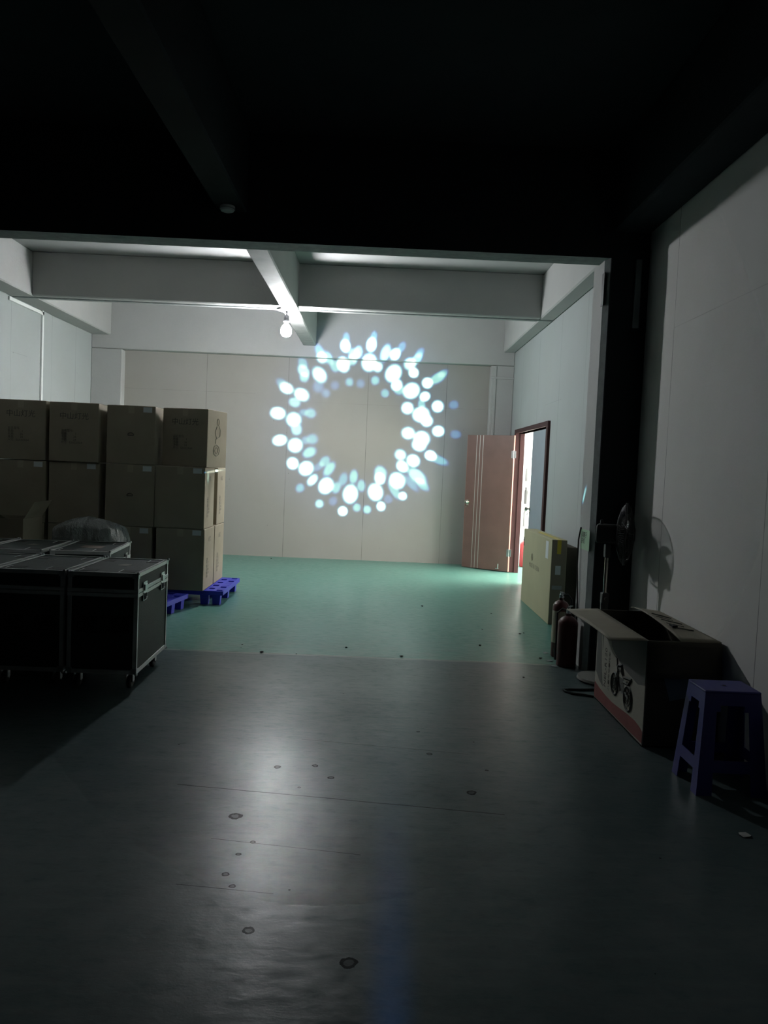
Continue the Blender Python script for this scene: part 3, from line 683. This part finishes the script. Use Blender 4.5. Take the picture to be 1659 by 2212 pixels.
# things seen through the doorway
M_red = mat('red painted steel', (0.33, 0.025, 0.03), 0.35, spec=0.5)
M_redd = mat('dark red painted steel', (0.085, 0.014, 0.014), 0.35, spec=0.5)
M_blk = mat('black plastic', (0.015, 0.015, 0.016), 0.45)
def extinguisher(loc, r, h, label, m_body, rotz=0.0, paper=None, hose=True):
    t = thing('fire_extinguisher', loc, label, 'fire extinguisher', rotz, 'fire extinguishers')
    MB().lathe([(0, 0.004), (r * .93, 0.004), (r, .012), (r, h), (r * .96, h + r * .25), (r * .78, h + r * .55), (r * .45, h + r * .78), (r * .28, h + r * .85), (r * .28, h + r * .85 + .02), (0, h + r * .85 + .02)], 32).build('cylinder_body', m_body, t, True)
    zt = h + r * .85 + .02
    v = MB().lathe([(0, 0), (.018, 0), (.018, .03), (.012, .035), (.012, .05), (0, .05)], 14, (0, 0, zt - .002)).build('valve', M_steel, t, True)
    MB().box((-.012, -.085, zt + .045), (.012, .02, zt + .050), .001, rot=(0, 0, 0)).build('handle', M_blk, t)
    MB().tube([(0, .015, zt + .035), (0, -.03, zt + .028), (0, -.09, zt + .012)], .006, 8).build('lever', M_blk, t)
    if hose:
        MB().tube([(.015, 0, zt + .02), (.05, -.01, zt + .03), (r + .015, -.01, zt - .01), (r + .014, -.012, h * .8), (r + .012, -.012, h * .35)], .008, 8).build('hose', M_rub, t, True)
        MB().lathe([(.008, 0), (.011, .01), (.017, .09), (.015, .09), (0, .06)], 12, (r + .013, -.012, h * .35 - .085 + .0), (0, 0, 0)).build('nozzle', M_blk, t, True)
    if paper:
        m = MB(); 
        def f(u, v): 
            a = paper[0] + (paper[1] - paper[0]) * u; return ((r + .0012) * math.cos(a), (r + .0012) * math.sin(a), h * (paper[2] + (paper[3] - paper[2]) * v))
        m.grid(f, 14, 1).build('paper_label', paper[4], t, True)
    return t
extinguisher((2.47, 12.78, 0), .085, .36, 'bright red fire extinguisher seen through the open doorway', M_red, R(100))
extinguisher((1.565, 6.17, 0), .078, .335, 'dark red fire extinguisher nearest the camera, beside the cardboard flap', M_redd, R(150))
extinguisher((1.575, 6.47, 0), .066, .42, 'taller slim fire extinguisher with a pale label, behind the front one', M_redd, 0.0, (R(165), R(290), .30, .93, mat('pale yellow label', (.40, .38, .28), .6)))
# rack with bottles and boxes in the bright room
M_rack = mat('grey rack steel', (0.30, 0.30, 0.31), 0.5)
t = thing('storage_rack', (2.47, 13.2, 0), 'grey metal storage rack seen through the doorway', 'shelf')
for x in (0, .75):
    for y in (0, .4):
        MB().box((x - .018, y - .018, 0), (x + .018, y + .018, 2.05)).build('rack_post', M_rack, t)
for z in (.25, .62, 1.0, 1.38, 1.78):
    MB().box((-.02, -.02, z - .015), (.77, .42, z + .012)).build('shelf_board', M_rack, t)
def bottle(loc, label, h, r, m_):
    return tag(MB().lathe([(0, 0), (r, .002), (r, h * .68), (r * .4, h * .84), (r * .4, h), (0, h)], 16, loc).build('bottle', m_, None, True), label, 'bottle')
bottle((2.53, 13.27, 1.013), 'dark bottle on the rack shelf at chest height beyond the doorway', .28, .05, mat('dark glass bottle', (.05, .05, .05), .3))
bottle((2.54, 13.26, .633), 'grey bottle on the lower rack shelf beyond the doorway', .30, .06, mat('grey bottle plastic', (.2, .2, .2), .4))
bottle((2.53, 13.28, 1.393), 'grey bottle on the upper rack shelf beyond the doorway', .22, .04, mat('grey bottle plastic dark', (.12, .12, .12), .4))

# ------------------------------------------------------------------ flat cartons by the right wall
M_cream = mat('pale kraft board', (0.44, 0.42, 0.27), 0.7, noise=0.06, nscale=2, spec=0.3)
M_kraftd = mat('brown kraft board', (0.23, 0.20, 0.15), 0.8, noise=0.06, nscale=3)
t = thing('flat_carton', (1.79, 7.87, 0), 'large flat pale yellow carton standing on edge beside the doorway', 'box')
cb = MB().box((0, 0, 0), (.155, 1.5, .862), .006, seg=2).build('box_body', M_cream, t)
MB().box((.004, -.001, .004), (.151, .0005, .858)).build('end_panel', M_kraftd, t)
MB().box((.055, -.002, .72), (.095, -.001, .858)).box((.055, -.002, .8615), (.095, 1.0, .863)).build('yellow_tape', mat('yellow tape', (.55, .43, .03), .4), t)
MB().box((.045, -.002, .51), (.10, -.001, .60)).build('paper_label', M_label, t)
MB().box((.02, -.002, .36), (.12, -.001, .40), .003).build('hand_hole', mat('grey hand hole', (.30, .31, .31), .8), t)
MB().box((-.0012, .15, .65), (0, .27, .83)).build('paper_label', M_label, t)
MB().box((-.0012, 1.44, .66), (0, 1.49, .76)).build('paper_label', M_ink, t)
text_mesh('MADE IN CHINA', 0.075, 'printed_lettering', mat('faint ink', (.27, .25, .18), .8), t, (-.0008, 1.10, .46), (R(90), 0, R(-90)))
m = MB(); art_mesh(m, [([(-.0008, .95 + .04 * math.cos(a), .58 + .04 * math.sin(a)) for a in [i / 8 * math.pi * 2 for i in range(9)]], .004), ([(-.0008, .91, .56), (-.0008, .99, .60)], .003)]); m.build('printed_symbol', mat('faint ink 2', (.27, .25, .18), .8), t)
t = thing('flat_carton', (1.968, 8.02, 0), 'shaded flat carton leaning between the pale yellow carton and the wall', 'box')
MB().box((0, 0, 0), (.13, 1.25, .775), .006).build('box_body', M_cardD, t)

# green note and cable on the jamb
t = thing('paper_note', (JX, 6.18, 1.0), 'pale green paper note taped to the white wall end', 'note')
MB().box((-.0015, -.13, -.07), (-.0005, .13, .09)).build('note_sheet', mat('pale green paper', (.42, .62, .42), .8), t)
text_mesh('请随手\n关灯', .05, 'handwriting', M_ink, t, (-.0022, .10, .03), (R(90), 0, R(-90)))
b = MB().tube([(JX - .006, 6.30, 1.10), (JX - .018, 6.31, 1.0), (JX - .02, 6.30, .8), (JX - .010, 6.27, .5), (JX - .008, 6.25, .22), (JX - .02, 6.28, .02)], .006, 8)
tag(b.build('hanging_cable', M_rub, None, True), 'black cable hanging down the white wall end', 'cable')
t = thing('metal_bracket', (JX, 6.07, 2.94), 'small dark strip fixed near the top of the white wall end', 'bracket')
MB().box((-.004, -.03, -.13), (0, .035, .12), .002).build('bracket_plate', M_blk, t)
t = thing('light_fitting', (1.90, YD, 2.9), 'pale grey vertical strip on the unlit wall above the fan', 'strip')
MB().box((-.022, -.02, -.26), (.024, 0, .25), .003).build('strip_cover', mat('pale grey cover', (.22, .26, .27), .5), t)
t = thing('wall_hook', (1.95, YD, 3.21), 'small dark fitting on the unlit wall above the pale strip', 'hook')
MB().box((-.05, -.03, -.006), (.03, 0, .006), .002).build('hook_plate', mat_dull, t)
t = thing('smoke_detector', (-1.17, 5.86, 3.36), 'round pale smoke detector on the ceiling beam', 'smoke detector')
MB().lathe([(0, 0), (.055, 0), (.056, -.016), (.046, -.034), (.030, -.040), (0, -.040)], 28).build('detector_body', mat('aged white plastic', (.75, .76, .74), .5), t, True)
MB().lathe([(.047, -.019), (.0575, -.017), (.0575, -.021), (.047, -.023)], 28).build('detector_ring', M_edge, t, True)

# ------------------------------------------------------------------ pedestal fan
t = thing('pedestal_fan', (1.745, 5.745, 0), 'black pedestal fan standing in the dark corner facing the right wall', 'fan')
M_fan = mat('dark fan plastic', (0.035, 0.037, 0.037), 0.5)
MB().lathe([(0, .006), (.19, .006), (.197, .014), (.19, .030), (.10, .040), (.035, .055), (.03, .075), (0, .075)], 40).build('fan_base', mat('dusty grey plastic', (.17, .17, .155), .6), t, True)
MB().lathe([(0, .05), (.028, .05), (.028, .60), (.020, .62), (0, .62)], 16, (-.03, 0, 0)).build('outer_pole', M_fan, t, True)
MB().lathe([(0, .60), (.014, .60), (.014, .93), (0, .93)], 14, (-.03, 0, 0)).build('inner_pole', M_chrome, t, True)
MB().box((-.055, -.03, .58), (-.005, .03, .66), .006, seg=2).lathe([(0, 0), (.014, 0), (.014, .03), (0, .03)], 10, (-.03, -.03, .62), (R(90), 0, 0)).build('height_collar', M_fan, t)
MB().box((-.05, -.025, .92), (-.01, .025, 1.02), .006, seg=2).build('neck', M_fan, t)
ax = Vector((.95, -.31, 0)).normalized()
rz = math.atan2(ax.y, ax.x)
HC = Vector((-.03, 0, 1.10))
def place(o): o.location = HC; o.rotation_euler = (0, 0, rz); return o
place(MB().box((-.085, -.058, -.075), (.085, .058, .065), .02, seg=3).build('motor_housing', M_fan, t, True))
place(MB().lathe([(0, 0), (.012, 0), (.010, .03), (0, .032)], 10, (-.05, 0, .065)).build('swing_knob', M_fan, t))
GR = .225
def guard(x0, x1, name, m_):
    m = MB()
    for k, (f, x) in enumerate(((1.0, x0), (.80, x0 + (x1 - x0) * .45), (.45, x0 + (x1 - x0) * .85), (.22, x1))):
        m.tube([(x, GR * f * math.cos(a), GR * f * math.sin(a)) for a in [i / 48 * 2 * math.pi for i in range(48)]], .004 if k == 0 else .002, 6, closed=True)
    for i in range(84):
        a = i / 84 * 2 * math.pi; c, s_ = math.cos(a), math.sin(a)
        m.tube([(x0, GR * c, GR * s_), (x0 + (x1 - x0) * .45, GR * .84 * c, GR * .84 * s_), (x0 + (x1 - x0) * .85, GR * .5 * c, GR * .5 * s_), (x1, GR * .2 * c, GR * .2 * s_)], .0012, 4, cap=False)
    m.lathe([(0, -.004), (GR * .2, -.004), (GR * .2, .004), (0, .004)], 20, (x1, 0, 0), (0, R(90), 0))
    return place(m.build(name, m_, t))
guard(.115, .055, 'rear_guard', mat('dark wire', (.05, .05, .05), .4, metal=.5))
guard(.125, .185, 'front_guard', mat('dark wire front', (.05, .05, .05), .4, metal=.5))
for k in range(3):
    a0 = k / 3 * 2 * math.pi + .5
    def f(u, v):
        r = .03 + .165 * u; wdt = (.35 + .75 * math.sin(math.pi * min(1, u * .9 + .12))) * .75
        a = a0 + (v - .5) * wdt + .25 * u
        return (.12 + (v - .5) * .055, r * math.cos(a), r * math.sin(a))
    place(MB().grid(f, 10, 6).build('fan_blade', M_blk, t, True, solid=.003))
place(MB().lathe([(0, .085), (.034, .085), (.034, .13), (.02, .145), (0, .148)], 18, (0, 0, 0), (0, R(90), 0)).build('blade_hub', M_blk, t, True))

# black plastic sack in the corner
bag('plastic_sack', (1.815, 6.0 - .095 + .0, 0.045), .055, .03, .40, 'black plastic sack hanging against the unlit wall behind the fan base', 'bag', mat('black plastic film', (.012, .012, .013), .25, fn=lambda g, o, cc, b: g.l.new(g.bump(g.noise(o, 12, 5), .9, .02), b.inputs['Normal']) and None), 8.0)
# cable loop on the floor
pts = [(1.66, 5.50, .008), (1.60, 5.475, .008), (1.50, 5.455, .008), (1.42, 5.45, .008), (1.372, 5.43, .008), (1.375, 5.40, .008), (1.42, 5.35, .008), (1.49, 5.315, .010), (1.545, 5.29, .008)]
tag(MB().tube(pts, .008, 8).build('power_cord', M_rub, None, True), 'black power cord looped on the floor beside the big open carton', 'cord')

# ------------------------------------------------------------------ big open carton with printed side
CX, CY0, CY1, CZt = 1.552, 4.335, 5.31, .607
CW = 1.965 - CX
t = thing('open_carton', (CX, CY0, 0), 'large open carton with a printed motorbike on its side and spread flaps', 'box')
M_print = mat('printed beige carton side', (0.33, 0.32, 0.265), 0.8, noise=0.08, nscale=3)
L = CY1 - CY0; th = .006
MB().box((0, 0, .003), (th, L, CZt)).build('printed_side', M_print, t)
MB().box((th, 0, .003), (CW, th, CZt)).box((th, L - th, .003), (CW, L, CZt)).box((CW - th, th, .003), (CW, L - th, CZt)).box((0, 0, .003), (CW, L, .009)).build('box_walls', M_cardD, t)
def side(ptsYZ, name, m_, off=.0012):
    return MB().poly([(-.0002, y - CY0, z) for y, z in ptsYZ], (-off, 0, 0)).build(name, m_, t)
M_redp = mat('dull red print', (0.20, 0.055, 0.05), 0.8, noise=0.08)
M_greyp = mat('grey print', (0.115, 0.12, 0.11), 0.8, noise=0.05)
side([(5.305, .115), (5.2, .10), (5.05, .088), (4.9, .085), (4.75, .094), (4.6, .105), (4.47, .108), (4.38, .098), (4.337, .085), (4.337, .02), (5.305, .012)], 'red_band', M_redp)
side([(5.30, .60), (5.285, .19), (5.20, .145), (5.125, .128), (5.175, .25), (5.235, .60)], 'grey_wedge', M_greyp)
side([(5.03, .60), (4.975, .43), (4.90, .40), (4.70, .35), (4.45, .325), (4.337, .35), (4.337, .60)], 'grey_band', M_greyp)
side([(5.22, .60), (5.165, .36), (5.16, .60)], 'grey_wedge', M_greyp)
# motorbike picture, drawn with outlines
def wheel(cy, cz, r, ry=None):
    ry = ry or r
    A = [i / 22 * 2 * math.pi for i in range(23)]
    return [([(-.0015, cy - CY0 + r * math.cos(a), cz + ry * math.sin(a)) for a in A], .008), ([(-.0015, cy - CY0 + r * .55 * math.cos(a), cz + ry * .55 * math.sin(a)) for a in A], .004)] + \
           [([(-.0015, cy - CY0, cz), (-.0015, cy - CY0 + r * math.cos(a), cz + ry * math.sin(a))], .002) for a in [i / 9 * 2 * math.pi for i in range(9)]]
def yz(*p): return [(-.0015, a - CY0, b) for a, b in p]
m = MB()
art_mesh(m, wheel(4.868, .215, .068) + wheel(4.605, .195, .072))
art_mesh(m, [(yz((4.868, .215), (4.82, .31), (4.845, .38)), .006), (yz((4.845, .38), (4.875, .385)), .004), (yz((4.85, .215), (4.80, .315)), .005),
             (yz((4.605, .195), (4.68, .22), (4.74, .25)), .007), (yz((4.84, .34), (4.76, .33), (4.70, .30), (4.56, .32)), .010), (yz((4.56, .32), (4.60, .28), (4.70, .27)), .010),
             (yz((4.82, .30), (4.75, .20), (4.68, .195)), .006), (yz((4.79, .32), (4.80, .35), (4.74, .36), (4.71, .31)), .012), (yz((4.64, .29), (4.60, .24)), .006)])
m.poly([(-.001, a - CY0, b) for a, b in ((4.79, .28), (4.70, .29), (4.68, .21), (4.74, .19), (4.79, .22))], (-.0006, 0, 0))
m.build('motorbike_picture', M_greyp, t)
text_mesh('NEL-R120', .062, 'printed_lettering', mat('dark brown print', (.06, .055, .05), .8), t, (-.0016, 5.06 - CY0, .135), (R(90), R(0), R(-90)))
o = [c for c in t.children if c.name.startswith('printed_lettering')][-1]; o.rotation_euler = Euler((R(90), R(-90), R(-90)))
o.rotation_euler = Matrix(((0, 0, -1), (0, 1, 0), (1, 0, 0))).to_euler()
o2 = text_mesh('儿童电动摩托车', .036, 'printed_lettering', mat('dark brown print small', (.08, .075, .065), .8), t, (-.0016, 4.99 - CY0, .135), (0, 0, 0)); o2.rotation_euler = o.rotation_euler
# flaps
Fm = mat('inner face of carton', (0.30, 0.275, 0.215), 0.85, noise=0.07, nscale=4)
MB().grid(lambda u, v: (-.215 * u, .0 + (L + .02) * v, CZt - .006 * u + .006 * math.sin(v * 5) * u), 6, 14).build('flap', Fm, t, True, solid=.005)
def f(u, v):
    x = CW - .23 * u * (1 - .35 * (v - .35) ** 2); return (x, .0 + L * v, CZt + .004 + .06 * u * math.sin(v * math.pi) ** .7 * .7 + .03 * v * u - .01 * u)
fr = MB().grid(f, 8, 14).build('flap', Fm, t, True, solid=.005)
for k in range(5):
    y0 = .25 + .09 * k; m = MB(); art_mesh(m, [([(f(.25 + .1 * (k % 2), y0 / L)[0], y0, f(.25 + .1 * (k % 2), y0 / L)[2] + .003), (f(.8, y0 / L)[0], y0 + .01, f(.8, y0 / L)[2] + .003)], .0035 if k % 2 else .006)])
    m.build('printed_line', M_greyp, fr)
MB().box((CW * .55, .24, CZt + .035), (CW * .55 + .03, .30, CZt + .045), .002, rot=(0, 0, 0)).build('hand_hole', M_pit, fr)  # black slab on the flap, stands for the shade in a hole
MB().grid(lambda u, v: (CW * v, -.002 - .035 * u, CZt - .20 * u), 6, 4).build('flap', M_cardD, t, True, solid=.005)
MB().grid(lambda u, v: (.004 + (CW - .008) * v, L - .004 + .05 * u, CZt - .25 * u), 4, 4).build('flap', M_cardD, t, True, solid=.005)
MB().poly([(.10, -.006, .40), (.24, -.006, .43), (.27, -.006, .30), (.14, -.006, .27)], (0, .003, 0)).build('blue_label', mat('blue grey paper', (.12, .17, .20), .7), t)

# ------------------------------------------------------------------ blue plastic stool
M_stool = mat('dark blue stool plastic', (0.032, 0.034, 0.22), 0.42, noise=0.04, spec=0.4)
t = thing('plastic_stool', (1.765, 3.835, 0), 'dark blue plastic stool in front of the open carton by the right wall', 'stool')
HS = .5; TX, TY, BX, BY = .135, .105, .172, .155
def qz(sx_, sy_, z, ins=0.0):
    k = z / (HS - .012); x = BX + (TX - BX) * k - ins; y = BY + (TY - BY) * k - ins
    return (sx_ * x, sy_ * y, z)
def lerp(a, b, k): return tuple(a[i] + (b[i] - a[i]) * k for i in range(3))
def face_strip(m, A, B, s0, s1, z0, z1, th=.004, n=3, arch0=None):
    """piece of the side between corner signs A and B, from fraction s0 to s1 and z0 to z1"""
    def pt(s_, z, i): return lerp(qz(*A, z, i), qz(*B, z, i), s_)
    P = [pt(s0, z0, 0), pt(s1, z0, 0), pt(s1, z1, 0), pt(s0, z1, 0)]; Q = [pt(s0, z0, th), pt(s1, z0, th), pt(s1, z1, th), pt(s0, z1, th)]
    vs = [m.b.verts.new(p) for p in P]; ws = [m.b.verts.new(p) for p in Q]
    m.b.faces.new(vs); m.b.faces.new(ws[::-1])
    for i in range(4): m.b.faces.new((vs[i], ws[i], ws[(i + 1) % 4], vs[(i + 1) % 4]))
cor = [(-1, -1), (1, -1), (1, 1), (-1, 1)]
lw = .22
for i in range(4):
    c = cor[i]; nx_ = cor[(i + 1) % 4]; pv = cor[i - 1]
    m = MB(); face_strip(m, c, nx_, 0, lw, 0, HS * .86); face_strip(m, c, pv, 0, lw, 0, HS * .86)
    face_strip(m, c, nx_, lw, lw + .07, HS * .80, HS * .86); face_strip(m, c, pv, lw, lw + .07, HS * .80, HS * .86)
    m.build('leg', M_stool, t)
    m = MB(); face_strip(m, c, nx_, lw, 1 - lw, HS * .22, HS * .335); m.build('crossbar', M_stool, t)
m = MB()
for i in range(4): face_strip(m, cor[i], cor[(i + 1) % 4], 0, 1, HS * .86, HS - .012)
m.box((-TX - .002, -TY - .002, HS - .014), (TX + .002, TY + .002, HS), .006, seg=2)
m.lathe([(.010, 0), (.016, 0), (.016, .003), (.010, .003)], 16, (0, 0, HS - .002))
m.build('seat', M_stool, t)
MB().lathe([(0, 0), (.010, 0), (.010, .0012), (0, .0012)], 16, (0, 0, HS)).build('seat_hole_shade', M_pit, t)  # black disc laid on the seat in place of a shaded hole

# ------------------------------------------------------------------ litter on the floor
M_deb = mat('dark dirt crumb', (0.02, 0.02, 0.018), 0.9)
M_pap = mat('scrap of white paper', (0.45, 0.46, 0.44), 0.8)
def crumb(x, y, s, label, m_=M_deb, cat='dirt', name='dirt_crumb', group='dark crumbs on the floor', flat=.4):
    m = MB(); r = bmesh.ops.create_icosphere(m.b, subdivisions=1, radius=s)
    for v in r['verts']:
        v.co = Vector((v.co.x * random.uniform(.7, 1.4), v.co.y * random.uniform(.6, 1.2), v.co.z * flat))
    zz = min(v.co.z for v in m.b.verts)
    o = m.build(name, m_); o.location = (x, y, -zz); o.rotation_euler = (0, 0, random.uniform(0, 3)); return tag(o, label, cat, group)
CR = [(-1.052, 6.439, 0.008, 'dark crumb on the green floor nearest the right flight case'), (-0.856, 6.195, 0.018, 'flat dark fragment on the floor line, right of the flight case'), (-0.58, 6.195, 0.007, 'tiny dark speck on the floor line left of centre'), (0.259, 6.244, 0.016, 'dark curled crumb on the floor line at the centre'), (0.563, 8.631, 0.014, 'small dark twig on the green floor at the centre'), (0.96, 6.766, 0.014, 'dark crumb on the green floor left of the fire extinguishers'), (1.076, 7.48, 0.008, 'small dark speck right of the floor centre, before the pale carton'), (-1.618, 12.45, 0.014, 'dark speck at the foot of the back wall'), (1.411, 7.332, 0.014, 'larger of two dark crumbs before the pale yellow carton'), (1.455, 7.383, 0.009, 'smaller of two dark crumbs before the pale yellow carton'), (1.408, 6.373, 0.014, 'dark round crumb next to the torn scraps by the extinguishers'), (1.287, 8.347, 0.008, 'dark speck on the floor in front of the doorway light'), (1.15, 5.747, 0.01, 'dark crumb on the grey floor left of the power cord'), (-0.194, 6.491, 0.01, 'pale brown crumb on the green floor near the floor line')]
for i, (x, y, s, tx) in enumerate(CR): crumb(x, y, s, tx)
SC = [(1.491, 6.582, 0.03, 0.04, 'torn grey scrap by the extinguishers, farthest of the group'), (1.465, 6.305, 0.04, 0.04, 'torn grey scrap by the extinguishers, middle of the group'), (1.459, 6.124, 0.03, 0.03, 'torn grey scrap by the extinguishers, nearest of the group'), (1.639, 3.274, 0.035, 0.03, 'crumpled white scrap on the floor at the lower right')]
for (x, y, a, bq, tx) in SC:
    pts = [(random.uniform(.6, 1) * a * math.cos(k / 6 * 6.283), random.uniform(.6, 1) * bq * math.sin(k / 6 * 6.283), .0015 + .004 * (k % 2)) for k in range(6)]
    o = MB().poly(pts, (0, 0, .001)).build('paper_scrap', M_pap if 'white' in tx or 'crumpled' in tx else M_edge); o.location = (x, y, 0); tag(o, tx, 'paper scrap', 'scraps on the floor')
